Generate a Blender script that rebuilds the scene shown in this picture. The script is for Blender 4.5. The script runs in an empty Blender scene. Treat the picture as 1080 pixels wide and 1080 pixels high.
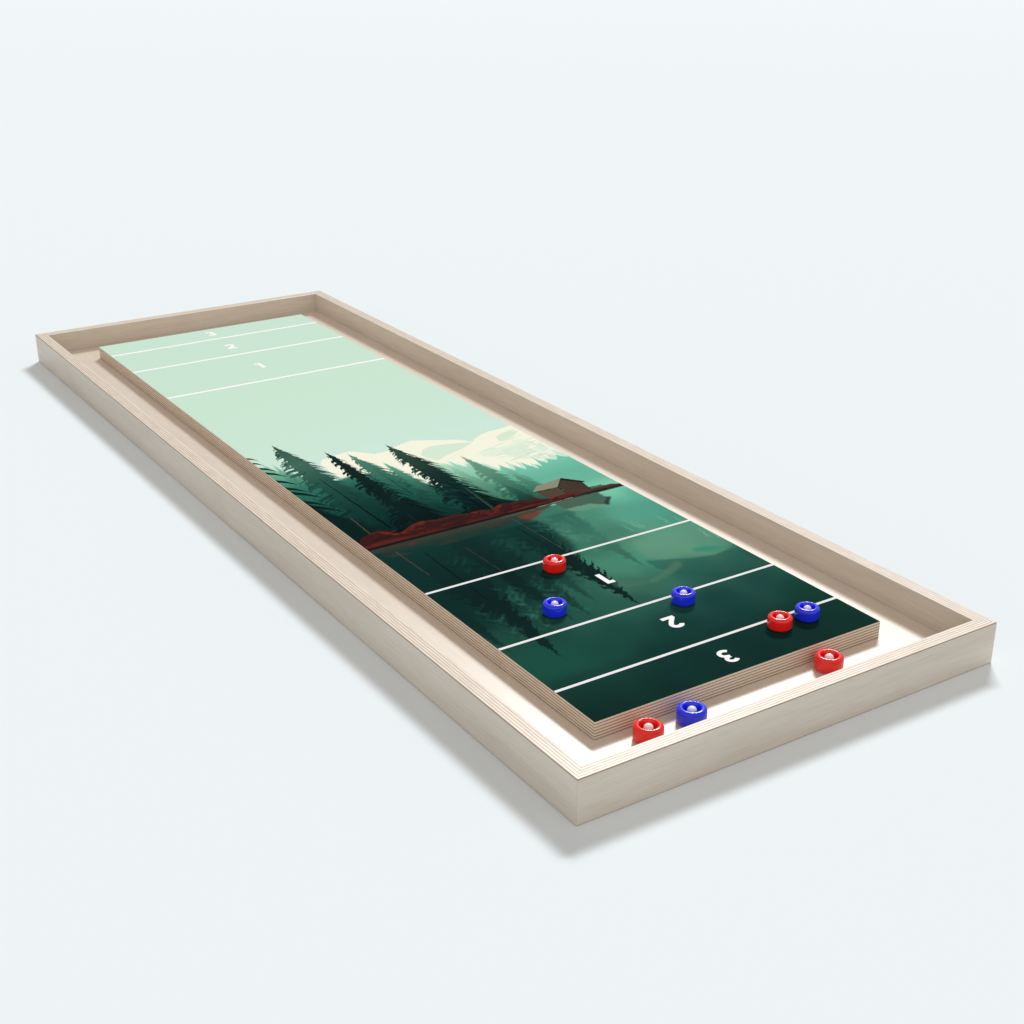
import bpy, bmesh, math, random
import numpy as np
from mathutils import Vector

sc = bpy.context.scene
COL = sc.collection
R_ = math.radians

# ---------------------------------------------------------------- dimensions (metres)
LEN, WID, HGT = 1.1953, 0.400, 0.0360      # outer frame
RAIL = 0.0129                              # rail thickness
FLOOR_Z = 0.0113                           # top of the tray floor
BX0, BY0, BW, BL = 0.0601, 0.0638, 0.2800, 1.0666   # playing board
BOARD_Z = 0.0258                           # top of the playing board

# ---------------------------------------------------------------- small helpers
def lin(c):
    c = np.asarray(c, float) / 255.0
    return np.where(c <= 0.04045, c / 12.92, ((c + 0.055) / 1.055) ** 2.4)

def rgba(c):
    l = lin(c)
    return (float(l[0]), float(l[1]), float(l[2]), 1.0)

def link(name, mesh, mats, parent=None, smooth=False):
    o = bpy.data.objects.new(name, mesh)
    COL.objects.link(o)
    for m in mats:
        mesh.materials.append(m)
    if parent:
        o.parent = parent
    if smooth:
        mesh.polygons.foreach_set('use_smooth', [True] * len(mesh.polygons))
    return o

def empty(name, loc, label, cat, group=None):
    o = bpy.data.objects.new(name, None)
    COL.objects.link(o)
    o.location = loc
    o.empty_display_size = 0.02
    o['label'] = label
    o['category'] = cat
    if group:
        o['group'] = group
    return o

def new_mat(name):
    m = bpy.data.materials.new(name)
    m.use_nodes = True
    nt = m.node_tree
    return m, nt, nt.nodes['Principled BSDF'], nt.nodes.new, nt.links.new

def ramp(nt, stops, interp='LINEAR'):
    n = nt.nodes.new('ShaderNodeValToRGB')
    cr = n.color_ramp
    cr.interpolation = interp
    while len(cr.elements) < len(stops):
        cr.elements.new(0.5)
    for e, (p, c) in zip(cr.elements, stops):
        e.position = p
        e.color = c if len(c) == 4 else (*c, 1)
    return n

# ---------------------------------------------------------------- materials
WOOD_A, WOOD_B = (234, 223, 209), (224, 211, 194)

def veneer_mat(name, grain_axis, rough, spec, a=WOOD_A, b=WOOD_B):
    """pale birch face veneer: faint cathedral figure and fine fibres along the grain axis"""
    m, nt, bs, N, L = new_mat(name)
    tc = N('ShaderNodeTexCoord')
    mp = N('ShaderNodeMapping')
    s = [26, 26, 26]; s[grain_axis] = 2.2
    mp.inputs['Scale'].default_value = s
    L(tc.outputs['Object'], mp.inputs['Vector'])
    n1 = N('ShaderNodeTexNoise'); n1.inputs['Scale'].default_value = 1.6
    n1.inputs['Detail'].default_value = 4; n1.inputs['Distortion'].default_value = 0.6
    L(mp.outputs['Vector'], n1.inputs['Vector'])
    mp2 = N('ShaderNodeMapping')
    s2 = [620, 620, 620]; s2[grain_axis] = 26
    mp2.inputs['Scale'].default_value = s2
    L(tc.outputs['Object'], mp2.inputs['Vector'])
    n2 = N('ShaderNodeTexNoise'); n2.inputs['Scale'].default_value = 1.0
    n2.inputs['Detail'].default_value = 3
    L(mp2.outputs['Vector'], n2.inputs['Vector'])
    r1 = ramp(nt, [(0.32, rgba(b)), (0.62, rgba(a))])
    L(n1.outputs['Fac'], r1.inputs['Fac'])
    r2 = ramp(nt, [(0.30, (0.915, 0.90, 0.88)), (0.60, (1, 1, 1))])
    L(n2.outputs['Fac'], r2.inputs['Fac'])
    mx = N('ShaderNodeMix'); mx.data_type = 'RGBA'; mx.blend_type = 'MULTIPLY'
    mx.inputs['Factor'].default_value = 1.0
    L(r1.outputs['Color'], mx.inputs['A']); L(r2.outputs['Color'], mx.inputs['B'])
    L(mx.outputs['Result'], bs.inputs['Base Color'])
    bs.inputs['Roughness'].default_value = rough
    bs.inputs['Specular IOR Level'].default_value = spec
    bp = N('ShaderNodeBump'); bp.inputs['Strength'].default_value = 0.05
    bp.inputs['Distance'].default_value = 0.0004
    L(n2.outputs['Fac'], bp.inputs['Height']); L(bp.outputs['Normal'], bs.inputs['Normal'])
    return m

def ply_mat(name, axis, thick, dark_lines, light, dark, rough, spec, streak_axis=0):
    """cut edge of birch plywood: pale veneers parted by thin brown glue lines across the given axis"""
    m, nt, bs, N, L = new_mat(name)
    tc = N('ShaderNodeTexCoord')
    sp = N('ShaderNodeSeparateXYZ'); L(tc.outputs['Object'], sp.inputs['Vector'])
    wob = N('ShaderNodeTexNoise'); wob.inputs['Scale'].default_value = 9
    L(tc.outputs['Object'], wob.inputs['Vector'])
    ma = N('ShaderNodeMath'); ma.operation = 'MULTIPLY_ADD'
    ma.inputs[1].default_value = 0.0003; L(wob.outputs['Fac'], ma.inputs[0])
    L(sp.outputs['XYZ'[axis]], ma.inputs[2])
    dv = N('ShaderNodeMath'); dv.operation = 'DIVIDE'; dv.inputs[1].default_value = thick
    L(ma.outputs[0], dv.inputs[0])
    stops = []
    for c, hw in dark_lines:
        stops += [(max(0, c - hw * 1.5), rgba(light)), (max(0, c - hw * 0.6), rgba(dark)),
                  (min(1, c + hw * 0.6), rgba(dark)), (min(1, c + hw * 1.5), rgba(light))]
    r = ramp(nt, stops)
    L(dv.outputs[0], r.inputs['Fac'])
    mp = N('ShaderNodeMapping')
    s = [900, 900, 900]; s[streak_axis] = 60
    mp.inputs['Scale'].default_value = s
    L(tc.outputs['Object'], mp.inputs['Vector'])
    n2 = N('ShaderNodeTexNoise'); n2.inputs['Scale'].default_value = 1.0; n2.inputs['Detail'].default_value = 2
    L(mp.outputs['Vector'], n2.inputs['Vector'])
    r2 = ramp(nt, [(0.30, (0.84, 0.81, 0.78)), (0.60, (1, 1, 1))])
    L(n2.outputs['Fac'], r2.inputs['Fac'])
    mx = N('ShaderNodeMix'); mx.data_type = 'RGBA'; mx.blend_type = 'MULTIPLY'
    mx.inputs['Factor'].default_value = 1.0
    L(r.outputs['Color'], mx.inputs['A']); L(r2.outputs['Color'], mx.inputs['B'])
    L(mx.outputs['Result'], bs.inputs['Base Color'])
    bs.inputs['Roughness'].default_value = rough
    bs.inputs['Specular IOR Level'].default_value = spec
    return m

M_rail = veneer_mat('birch_veneer', 0, 0.45, 0.35, (213, 207, 196), (202, 195, 182))
M_rail_in = veneer_mat('birch_veneer_inner', 0, 0.45, 0.30, (216, 208, 194), (207, 198, 182))
M_ply = ply_mat('birch_ply_edge', 1, RAIL, [(0.035, 0.03), (0.23, 0.022), (0.42, 0.022), (0.61, 0.022), (0.80, 0.022)],
                (242, 231, 216), (188, 164, 140), 0.295, 0.5)
m, nt, bs, N, L = new_mat('edge_line_contact_shade')
bs.inputs['Base Color'].default_value = rgba((132, 116, 100)); bs.inputs['Roughness'].default_value = 0.6
M_edge = m  # brown outer top edge; on the bottom bevel the brown paints contact shadow
M_floor = veneer_mat('birch_tray_floor', 1, 0.295, 0.5, (235, 222, 205), (229, 215, 197))
M_floor.node_tree.nodes['Principled BSDF'].inputs['IOR'].default_value = 2.3
M_board = ply_mat('birch_board_edge', 2, BOARD_Z - FLOOR_Z,
                  [(0.03, 0.03), (0.20, 0.026), (0.37, 0.026), (0.54, 0.026), (0.71, 0.026), (0.88, 0.026)],
                  (236, 224, 208), (152, 132, 113), 0.5, 0.3, streak_axis=1)

def print_mat():
    m, nt, bs, N, L = new_mat('printed_artwork')
    at = N('ShaderNodeAttribute'); at.attribute_name = 'ink'; at.attribute_type = 'GEOMETRY'
    L(at.outputs['Color'], bs.inputs['Base Color'])
    bs.inputs['Roughness'].default_value = 0.6
    bs.inputs['Specular IOR Level'].default_value = 0.0
    return m
M_print = print_mat()

m, nt, bs, N, L = new_mat('white_ink')
bs.inputs['Base Color'].default_value = (0.88, 0.89, 0.88, 1); bs.inputs['Roughness'].default_value = 0.6
bs.inputs['Specular IOR Level'].default_value = 0.0
M_ink = m
M_ink_far = m.copy(); M_ink_far.name = 'whiter_ink'  # whiter copy of the ink, for far lines and all numerals
M_ink_far.node_tree.nodes['Principled BSDF'].inputs['Base Color'].default_value = (0.99, 0.99, 0.98, 1)

def plastic(name, c):
    m, nt, bs, N, L = new_mat(name)
    tc = N('ShaderNodeTexCoord')
    n = N('ShaderNodeTexNoise'); n.inputs['Scale'].default_value = 420
    L(tc.outputs['Object'], n.inputs['Vector'])
    bp = N('ShaderNodeBump'); bp.inputs['Strength'].default_value = 0.01; bp.inputs['Distance'].default_value = 0.0002
    L(n.outputs['Fac'], bp.inputs['Height']); L(bp.outputs['Normal'], bs.inputs['Normal'])
    bs.inputs['Base Color'].default_value = (*c, 1)
    bs.inputs['Roughness'].default_value = 0.30
    bs.inputs['Coat Weight'].default_value = 0.7; bs.inputs['Coat Roughness'].default_value = 0.12
    bs.inputs['Specular IOR Level'].default_value = 0.2
    return m
M_red = plastic('red_plastic', (0.93, 0.016, 0.012))
M_blue = plastic('blue_plastic', (0.014, 0.034, 0.93))

m, nt, bs, N, L = new_mat('steel_white_shine')
bs.inputs['Base Color'].default_value = (0.96, 0.96, 0.95, 1); bs.inputs['Metallic'].default_value = 0.0; bs.inputs['Coat Weight'].default_value = 1.0  # white non-metal base stands in for the steel's bright reflections
bs.inputs['Roughness'].default_value = 0.22
M_steel = m

m, nt, bs, N, L = new_mat('white_studio_floor')
bs.inputs['Base Color'].default_value = (0.855, 0.925, 0.945, 1)
bs.inputs['Roughness'].default_value = 0.22
bs.inputs['Specular IOR Level'].default_value = 0.0
M_ground = m

# ---------------------------------------------------------------- studio floor
bm = bmesh.new()
G = 90.0
bm.faces.new([bm.verts.new(v) for v in ((-G, -G, 0), (G, -G, 0), (G, G, 0), (-G, G, 0))])
me = bpy.data.meshes.new('studio_floor'); bm.to_mesh(me); bm.free()
fl = link('floor', me, [M_ground]); fl['kind'] = 'structure'

# ---------------------------------------------------------------- shuffleboard
table = empty('shuffleboard', (WID / 2, LEN / 2, 0),
              'long pale birch plywood tabletop shuffleboard with a printed lake and pine forest playing surface', 'shuffleboard')

def to_table(o, x, y, z, rz=0.0):
    o.parent = table
    o.location = (x - WID / 2, y - LEN / 2, z)
    o.rotation_euler = (0, 0, rz)

def rail_mesh(length):
    """a mitred plank on its long edge: x along, y=0 outer face, y=RAIL inner face"""
    e = 0.00004
    bm = bmesh.new()
    T, H = RAIL, HGT
    z0 = 0.0
    v = [bm.verts.new(p) for p in (
        (e, 0, z0), (length - e, 0, z0), (length - T - e, T, z0), (T + e, T, z0),
        (e, 0, H), (length - e, 0, H), (length - T - e, T, H), (T + e, T, H))]
    for f in ((3, 2, 1, 0), (4, 5, 6, 7), (0, 1, 5, 4), (2, 3, 7, 6), (1, 2, 6, 5), (3, 0, 4, 7)):
        bm.faces.new([v[i] for i in f])
    edges = [ed for ed in bm.edges if abs((ed.verts[0].co - ed.verts[1].co).x) > length * 0.5]
    bmesh.ops.bevel(bm, geom=edges, offset=0.0006, segments=2, profile=0.5, affect='EDGES')
    bm.normal_update()
    for f in bm.faces:
        c = f.calc_center_median()
        if f.normal.z > 0.8:
            f.material_index = 1
        elif 0.2 < abs(f.normal.z) < 0.8 and c.y < RAIL * 0.1:
            f.material_index = 3
        elif c.y > RAIL * 0.9:
            f.material_index = 2
        else:
            f.material_index = 0
    me = bpy.data.meshes.new('rail'); bm.to_mesh(me); bm.free()
    return me

ml, ms = rail_mesh(LEN), rail_mesh(WID)
rails = [(ms, 0, 0, 0), (ml, WID, 0, math.pi / 2), (ms, WID, LEN, math.pi), (ml, 0, LEN, -math.pi / 2)]
for mm_, x, y, rz in rails:
    o = bpy.data.objects.new('rail', mm_); COL.objects.link(o)
    if not mm_.materials:
        for q in (M_rail, M_ply, M_rail_in, M_edge):
            mm_.materials.append(q)
    to_table(o, x, y, 0, rz)

def box_mesh(name, sx, sy, z0, z1, bev=0.0):
    bm = bmesh.new()
    v = [bm.verts.new((x, y, z)) for z in (z0, z1) for x, y in ((0, 0), (sx, 0), (sx, sy), (0, sy))]
    for f in ((3, 2, 1, 0), (4, 5, 6, 7), (0, 1, 5, 4), (1, 2, 6, 5), (2, 3, 7, 6), (3, 0, 4, 7)):
        bm.faces.new([v[i] for i in f])
    if bev:
        bmesh.ops.bevel(bm, geom=list(bm.edges), offset=bev, segments=2, profile=0.5, affect='EDGES')
    me = bpy.data.meshes.new(name); bm.to_mesh(me); bm.free()
    return me

g = 0.00015
tf = link('tray_floor', box_mesh('tray_floor', WID - 2 * RAIL - 2 * g, LEN - 2 * RAIL - 2 * g, 0.003, FLOOR_Z), [M_floor])
to_table(tf, RAIL + g, RAIL + g, 0)

board = link('playing_board', box_mesh('playing_board', BW, BL, 0.00005, BOARD_Z - FLOOR_Z, 0.0003), [M_board])
to_table(board, BX0, BY0, FLOOR_Z)

# ---------------------------------------------------------------- the printed artwork (millimetres: x across 0..280, y along 0..1066.6)
rng = random.Random(7)
xs = np.linspace(0.0, 280.0, 561)
ys = np.concatenate([np.arange(0, 60, 3.0), np.arange(60, 640, 0.75), np.arange(640, 1060, 15.0), [1066.6]])
GX, GY = np.meshgrid(xs, ys)
A = np.zeros((len(ys), len(xs), 3))

def poly_mask(pts, bx):
    y0, y1, x0, x1 = bx
    X = GX[y0:y1, x0:x1]; Y = GY[y0:y1, x0:x1]
    m = np.zeros(X.shape, bool)
    n = len(pts)
    for i in range(n):
        ax, ay = pts[i]; cx, cy = pts[(i + 1) % n]
        if ay == cy:
            continue
        hit = ((ay > Y) != (cy > Y)) & (X < (cx - ax) * (Y - ay) / (cy - ay) + ax)
        m ^= hit
    return m

def blur2(a, r):
    if r <= 0:
        return a
    for ax in (0, 1):
        for _ in range(2):
            p = np.pad(a, [(r + 1, r) if k == ax else (0, 0) for k in (0, 1)], mode='edge')
            c = np.cumsum(p, axis=ax)
            n = 2 * r + 1
            a = (np.take(c, range(n, c.shape[ax]), axis=ax) - np.take(c, range(0, c.shape[ax] - n), axis=ax)) / n
    return a

def grad(stops, Y):
    """stops: [(y, rgb), ...] -> colour per row"""
    st = sorted(stops, key=lambda s: s[0])
    yy = [s[0] for s in st]
    return np.stack([np.interp(Y, yy, [s[1][k] for s in st]) for k in range(3)], axis=-1)

def paint(pts, col, alpha=1.0, blur=0):
    """ink a polygon; col is one rgb or a list of (y, rgb) stops"""
    px_ = [p[0] for p in pts]; py_ = [p[1] for p in pts]
    pad = blur * 2 + 2
    x0 = max(0, int(np.searchsorted(xs, min(px_))) - pad); x1 = min(len(xs), int(np.searchsorted(xs, max(px_))) + pad)
    y0 = max(0, int(np.searchsorted(ys, min(py_))) - pad); y1 = min(len(ys), int(np.searchsorted(ys, max(py_))) + pad)
    if x1 <= x0 or y1 <= y0:
        return
    m = blur2(poly_mask(pts, (y0, y1, x0, x1)).astype(float), blur) * alpha
    c = np.array(col, float) if not isinstance(col, list) else grad(col, GY[y0:y1, x0:x1])
    sub = A[y0:y1, x0:x1]
    A[y0:y1, x0:x1] = sub * (1 - m[..., None]) + c * m[..., None]

def stroke(a, b, w0, w1, col, alpha=1.0, blur=0):
    d = Vector((b[0] - a[0], b[1] - a[1])); n = Vector((-d.y, d.x)).normalized()
    paint([(a[0] + n.x * w0 / 2, a[1] + n.y * w0 / 2), (b[0] + n.x * w1 / 2, b[1] + n.y * w1 / 2),
           (b[0] - n.x * w1 / 2, b[1] - n.y * w1 / 2), (a[0] - n.x * w0 / 2, a[1] - n.y * w0 / 2)], col, alpha, blur)

def fir(x, yt, yb, prof_l, prof_r, step, droop=2.0, inner=0.5, up=1, seed=0, curl=True):
    """outline of a drooping-branch conifer; prof = [(distance below tip, half width)]; up=-1 mirrors it in the water"""
    r = random.Random(seed)
    H = abs(yt - yb)
    def side(prof, hook):
        out = []
        d = step * 0.7
        while d < H:
            w = float(np.interp(d, [p[0] for p in prof], [p[1] for p in prof]))
            wi = w * inner * r.uniform(0.8, 1.1)
            wo = w * (r.uniform(0.62, 1.22) if hook else r.uniform(0.78, 1.15))
            ext = max(0.3, wo - wi)
            st = step * r.uniform(0.6, 1.4) * (0.8 + 0.4 * d / H) * (1.25 if hook else 1.0)
            out.append((wi, d))
            if hook:
                dr = st * r.uniform(0.7, 1.5)
                out.append((wi + ext * 0.45, d + dr * 0.05))
                out.append((wi + ext * 0.85, d + dr * 0.30))
                out.append((wo, d + dr))
                out.append((wi + ext * 0.70, d + dr * 0.72))
                out.append((wi + ext * 0.35, d + dr * 0.52))
                out.append((wi * 0.95, d + st * 0.62))
            else:
                dr = droop * ext * r.uniform(0.8, 1.2)
                out.append((wi + ext * 0.5, d + dr * 0.45))
                out.append((wo, d + dr))
                out.append((wi + ext * 0.42, d + dr * 0.52 + st * 0.22))
            d += st
        return out
    cl = lambda q: [(a_, min(b_, H)) for a_, b_ in q]
    R = [(0.5, 4.0)] + cl(side(prof_r, False)) + [(prof_r[-1][1] * inner, H)]
    Lp = [(0.5, 4.0)] + cl(side(prof_l, curl)) + [(prof_l[-1][1] * inner, H)]
    pts = [(x, yt)]
    pts += [(x + w, yt - up * d) for w, d in R]
    pts += [(x - w, yt - up * d) for w, d in reversed(Lp)]
    return pts

def feather(x, yt, yb, pl, pr, n, cols, seed, alpha=0.8):
    """loose needles and twigs over a conifer so the crown reads layered and feathery"""
    r = random.Random(seed)
    H = yt - yb
    for k in range(n):
        d = H * (0.04 + 0.93 * r.random() ** 0.85)
        right = r.random() < 0.5
        pf = pr if right else pl
        w = float(np.interp(d, [p[0] for p in pf], [p[1] for p in pf]))
        a = w * r.uniform(0.15, 0.6); b = w * r.uniform(0.75, 1.22)
        s = 1 if right else -1
        drop = (b - a) * (2.0 if right else 1.2) * r.uniform(0.8, 1.2)
        c = grad(cols, np.array([yt - d]))[0] * r.uniform(0.72, 1.06)
        y0 = yt - d; y1 = max(yb, y0 - drop)
        xm = x + s * (a + (b - a) * (0.5 if right else 0.72)); ym = y0 - (y0 - y1) * (0.45 if right else 0.28)
        wd = r.uniform(1.0, 2.2)
        paint([(x + s * a, y0 + wd), (xm, ym + wd * 0.6), (x + s * b, y1), (xm - s * 0.3, ym - wd * 0.6), (x + s * a, y0 - wd * 0.6)], c, alpha)

# --- sky
A[:] = (203, 232, 212)
A[:] = grad([(0, (203, 232, 212)), (560, (206, 234, 220)), (640, (204, 233, 214)), (760, (203, 232, 212)), (1067, (202, 232, 213))], GY)

# --- water: soft scatter of the print's tones, blended by distance
SAMPLES = [(265, 331, (120, 200, 170)), (274, 319, (98, 175, 150)), (264, 284, (85, 160, 140)), (286, 284, (82, 155, 135)), (280, 248, (80, 150, 130)), (235, 276, (90, 160, 138)), (209, 255, (72, 128, 108)), (238, 224, (92, 155, 130)), (218, 212, (100, 153, 128)), (240, 198, (98, 150, 125)), (251, 186, (72, 140, 120)), (248, 169, (75, 125, 102)), (211, 189, (86, 138, 114)), (190, 195, (74, 142, 120)), (188, 174, (62, 125, 105)), (206, 158, (42, 92, 82)), (229, 159, (46, 95, 82)), (227, 138, (38, 84, 74)), (184, 155, (56, 106, 90)), (146, 158, (62, 110, 92)), (159, 158, (60, 106, 90)), (143, 135, (42, 90, 78)), (112, 138, (42, 92, 78)), (85, 127, (38, 84, 72)), (262, 148, (45, 92, 82)), (283, 147, (40, 85, 72)), (256, 130, (38, 80, 70)), (251, 111, (32, 72, 66)), (266, 70, (24, 62, 54)), (201, 101, (28, 68, 62)), (143, 79, (24, 62, 56)), (71, 71, (28, 72, 62)), (37, 84, (30, 78, 66)), (15, 90, (30, 78, 66)), (94, 101, (30, 74, 64)), (102, 51, (22, 57, 52)), (198, 63, (25, 62, 57)), (122, 20, (20, 48, 44)), (24, 18, (20, 46, 42)), (255, 26, (21, 50, 44)), (75, 17, (20, 46, 42)), (172, 23, (20, 47, 43)), (214, 15, (20, 46, 42)), (-3, 5, (19, 44, 40)), (14, 310, (18, 48, 44)), (25, 280, (20, 52, 46)), (59, 258, (24, 56, 52)), (93, 281, (24, 60, 54)), (144, 297, (42, 88, 74)), (173, 279, (74, 130, 110)), (206, 295, (78, 140, 118)), (184, 310, (62, 118, 100)), (114, 268, (30, 66, 60)), (86, 240, (28, 62, 56)), (163, 236, (60, 118, 98)), (160, 203, (72, 135, 112)), (168, 187, (74, 135, 112)), (18, 220, (18, 42, 39)), (13, 183, (17, 40, 37)), (48, 180, (26, 62, 54)), (38, 138, (30, 68, 58)), (1, 149, (34, 74, 63)), (80, 201, (30, 68, 60)), (113, 179, (45, 97, 82)), (117, 198, (40, 82, 70)), (26, 100, (30, 78, 66)), (-1, 118, (30, 76, 65))]
def fill_samples(samples, y0, y1, p=3.0, sy=0.8):
    i0, i1 = int(np.searchsorted(ys, y0)), int(np.searchsorted(ys, y1))
    X = GX[i0:i1, ::4]; Y = GY[i0:i1, ::4]
    acc = np.zeros(X.shape + (3,)); wt = np.zeros(X.shape)
    for sx, sy_, c in samples:
        d2 = (X - sx) ** 2 + ((Y - sy_) * sy) ** 2 + 18.0
        w = d2 ** (-p / 2 - 0.5)
        acc += w[..., None] * np.array(c, float); wt += w
    acc /= wt[..., None]
    full = np.empty((i1 - i0, len(xs), 3))
    for k in range(3):
        for j in range(i1 - i0):
            full[j, :, k] = np.interp(xs, xs[::4], acc[j, :, k])
    A[i0:i1] = full
fill_samples(SAMPLES, 0, 342)
j1 = int(np.searchsorted(ys, 342))
for k in range(3):
    A[:j1, :, k] = blur2(A[:j1, :, k], 9)

# --- snow mountains
CREAM = (246, 247, 227)
paint([(56, 470), (56, 548), (63, 560), (72, 561), (82, 564.5), (98, 566.5), (107, 556), (116, 546), (125, 545), (133, 547), (148, 554),
       (166, 559.5), (190, 546), (211, 533.5), (217, 523), (240, 500), (280, 480), (280, 400), (150, 400)], CREAM)
paint([(164.3, 530.2), (176.6, 533.7), (191.8, 530.5), (210.6, 523.3), (217.3, 518.9), (200.3, 510.1), (177.4, 502.2), (161.2, 493.7), (155.5, 506.9), (154.6, 517.0)], (215, 236, 214))
paint([(150, 500), (163, 485), (166, 470), (160, 440), (140, 430), (128, 470)], (219, 238, 216))
paint([(158.6, 489.1), (171.4, 499.7), (188.1, 504.9), (203.4, 511.3), (215.7, 518.3), (226.5, 528.2), (237.6, 534.7), (249.7, 538.9), (263.0, 539.0), (275.5, 541.5), (283.1, 543.8), (281.8, 434.4), (244.0, 396.8), (157.2, 453.2)], CREAM)
paint([(247.2, 519.8), (255.3, 524.9), (266.8, 527.9), (276.7, 530.2), (276.1, 521.8), (264.0, 512.4), (251.1, 505.4), (243.7, 506.8)], (212, 234, 213), 0.9, 1)
paint([(208.6, 491.6), (221.1, 493.3), (236.3, 493.3), (248.3, 493.8), (265.9, 504.3), (270.9, 501.0), (251.9, 486.5), (236.1, 480.3), (218.2, 475.7), (205.6, 477.5)], (224, 240, 218), 0.75, 3)
paint([(233.5, 485.2), (246.2, 486.8), (264.6, 493.2), (275.2, 494.8), (276.7, 470.3), (276.7, 444.2), (255.4, 438.8), (243.2, 446.7), (232.6, 456.8), (227.2, 469.9)], (217, 237, 216), 0.8, 3)
paint([(260.7, 487.4), (267.3, 486.5), (267.7, 474.6), (260.5, 472.6)], CREAM, 0.8, 1)
for a0, a1, w_, c in (((209.6, 487.7), (242.6, 495.8), 3, CREAM), ((230.4, 484.0), (265.2, 501.4), 3.5, CREAM), ((216.6, 476.8), (246.7, 476.7), 2.5, (236, 243, 220)),
                      ((260.8, 507.6), (283.0, 513.8), 4, CREAM), ((226.7, 463.8), (253.7, 462.4), 3, (238, 244, 220)), ((240.5, 507.2), (259.0, 512.2), 2.5, (224, 240, 218)),
                      ((251.3, 480.2), (260.1, 461.4), 3, (200, 230, 210)), ((273.4, 499.4), (274.4, 468.6), 2.5, (200, 230, 210)), ((198.9, 485.1), (226.7, 492.9), 2.5, (232, 242, 219)),
                      ((164.7, 488.3), (200.6, 506.6), 3, (236, 243, 220)), ((227.6, 522.4), (249.5, 525.2), 2.5, (240, 244, 221)), ((257.7, 482.7), (258.9, 449.3), 2, (205, 232, 212))):
    stroke(a0, a1, 0.6, w_, c, 0.8, 1)
paint([(264.7, 491.5), (264.9, 461.6), (268.5, 449.5), (262.0, 453.7), (258.2, 469.2)], (236, 243, 220), 0.8)
paint([(264.2, 505.4), (275.7, 508.2), (277.7, 493.2), (277.4, 476.6), (272.4, 479.8), (270.3, 494.6)], CREAM)

c0, c1, c2, c3 = (197.4, 482.8), (270.8, 532.3), (273.7, 436.5), (216.5, 451.5)
e0, e1 = (231.2, 499.9), (260.0, 508.1)
for k in range(44):                                   # streaked snow and rock facets following the slope
    u, v = rng.random(), rng.random()
    x = (c0[0] * (1 - u) + c1[0] * u) * (1 - v) + (c3[0] * (1 - u) + c2[0] * u) * v
    y = (c0[1] * (1 - u) + c1[1] * u) * (1 - v) + (c3[1] * (1 - u) + c2[1] * u) * v
    l = rng.uniform(0.35, 0.95); q = rng.uniform(-3, 3)
    dx, dy = (e1[0] - e0[0]) * l, (e1[1] - e0[1]) * l + q
    wd = rng.uniform(1.2, 3.4)
    paint([(x, y), (x + dx * 0.4, y + dy * 0.4 + wd), (x + dx, y + dy), (x + dx * 0.6, y + dy * 0.55 - wd * 0.5)],
          rng.choice([(204, 230, 210), (214, 236, 215), (250, 250, 236), (250, 250, 236), (226, 241, 220)]), 0.7)

# --- misty far woods in front of the mountains, saw-toothed with distant tree tops
def spikes(x0, x1, base, step, h, seed, lo):
    r = random.Random(seed)
    pts = [(x0, lo)]
    x = x0
    while x < x1:
        b = float(np.interp(x, [p[0] for p in base], [p[1] for p in base]))
        s = step * r.uniform(0.6, 1.4)
        hh = h * r.uniform(0.35, 1.1)
        pts += [(x, b), (x + s * 0.30, b + hh * 0.45), (x + s * 0.46, b + hh), (x + s * 0.62, b + hh * 0.5)]
        x += s
    pts.append((x1, lo))
    return pts
TEAL = [(330, (130, 208, 178)), (352, (126, 203, 174)), (372, (106, 184, 158)), (400, (104, 182, 158)), (425, (116, 194, 170)), (445, (128, 204, 180)), (480, (160, 218, 195))]
base_r = [(140, 430), (165, 462), (180, 455), (195, 437), (215, 428), (235, 420), (255, 430), (280, 432)]
paint(spikes(140, 282, [(x, y + 7) for x, y in base_r], 9, 22, 3, 335), (188, 228, 206), 0.75)
paint(spikes(138, 282, base_r, 11, 27, 5, 335), TEAL)
paint([(146, 478), (162, 486), (170, 462), (188, 470), (196, 440), (176, 400), (150, 400)], [(400, (90, 150, 126)), (440, (140, 198, 170)), (485, (176, 222, 198))], 0.9, 3)
paint(fir(163, 482, 360, [(0, 0), (60, 14), (120, 26)], [(0, 0), (60, 14), (120, 26)], 8, seed=31), [(360, (52, 102, 84)), (430, (104, 160, 134)), (482, (158, 210, 182))], 0.9, 1)
paint(fir(207, 452, 350, [(0, 0), (40, 10), (100, 22)], [(0, 0), (40, 10), (100, 20)], 8, seed=32), [(350, (60, 112, 94)), (400, (88, 146, 124)), (452, (140, 206, 180))], 0.9, 1)
paint(fir(187, 493, 345, [(0, 0), (40, 11), (90, 17), (150, 24)], [(0, 0), (45, 12), (85, 15), (150, 24)], 7.5, seed=33),
      [(345, (34, 74, 64)), (375, (46, 96, 80)), (400, (66, 118, 98)), (440, (92, 142, 118)), (480, (106, 156, 132)), (493, (120, 172, 146))], 0.97, 1)
paint(fir(205, 425, 348, [(0, 0), (40, 12), (80, 20)], [(0, 0), (40, 12), (80, 18)], 7, seed=34), [(348, (42, 88, 76)), (385, (66, 120, 102)), (425, (92, 150, 128))], 0.9, 1)
paint(fir(183, 408, 345, [(0, 0), (60, 20)], [(0, 0), (60, 17)], 6, seed=35), [(345, (20, 48, 44)), (380, (38, 82, 70)), (408, (62, 112, 94))], 0.95, 1)

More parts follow.
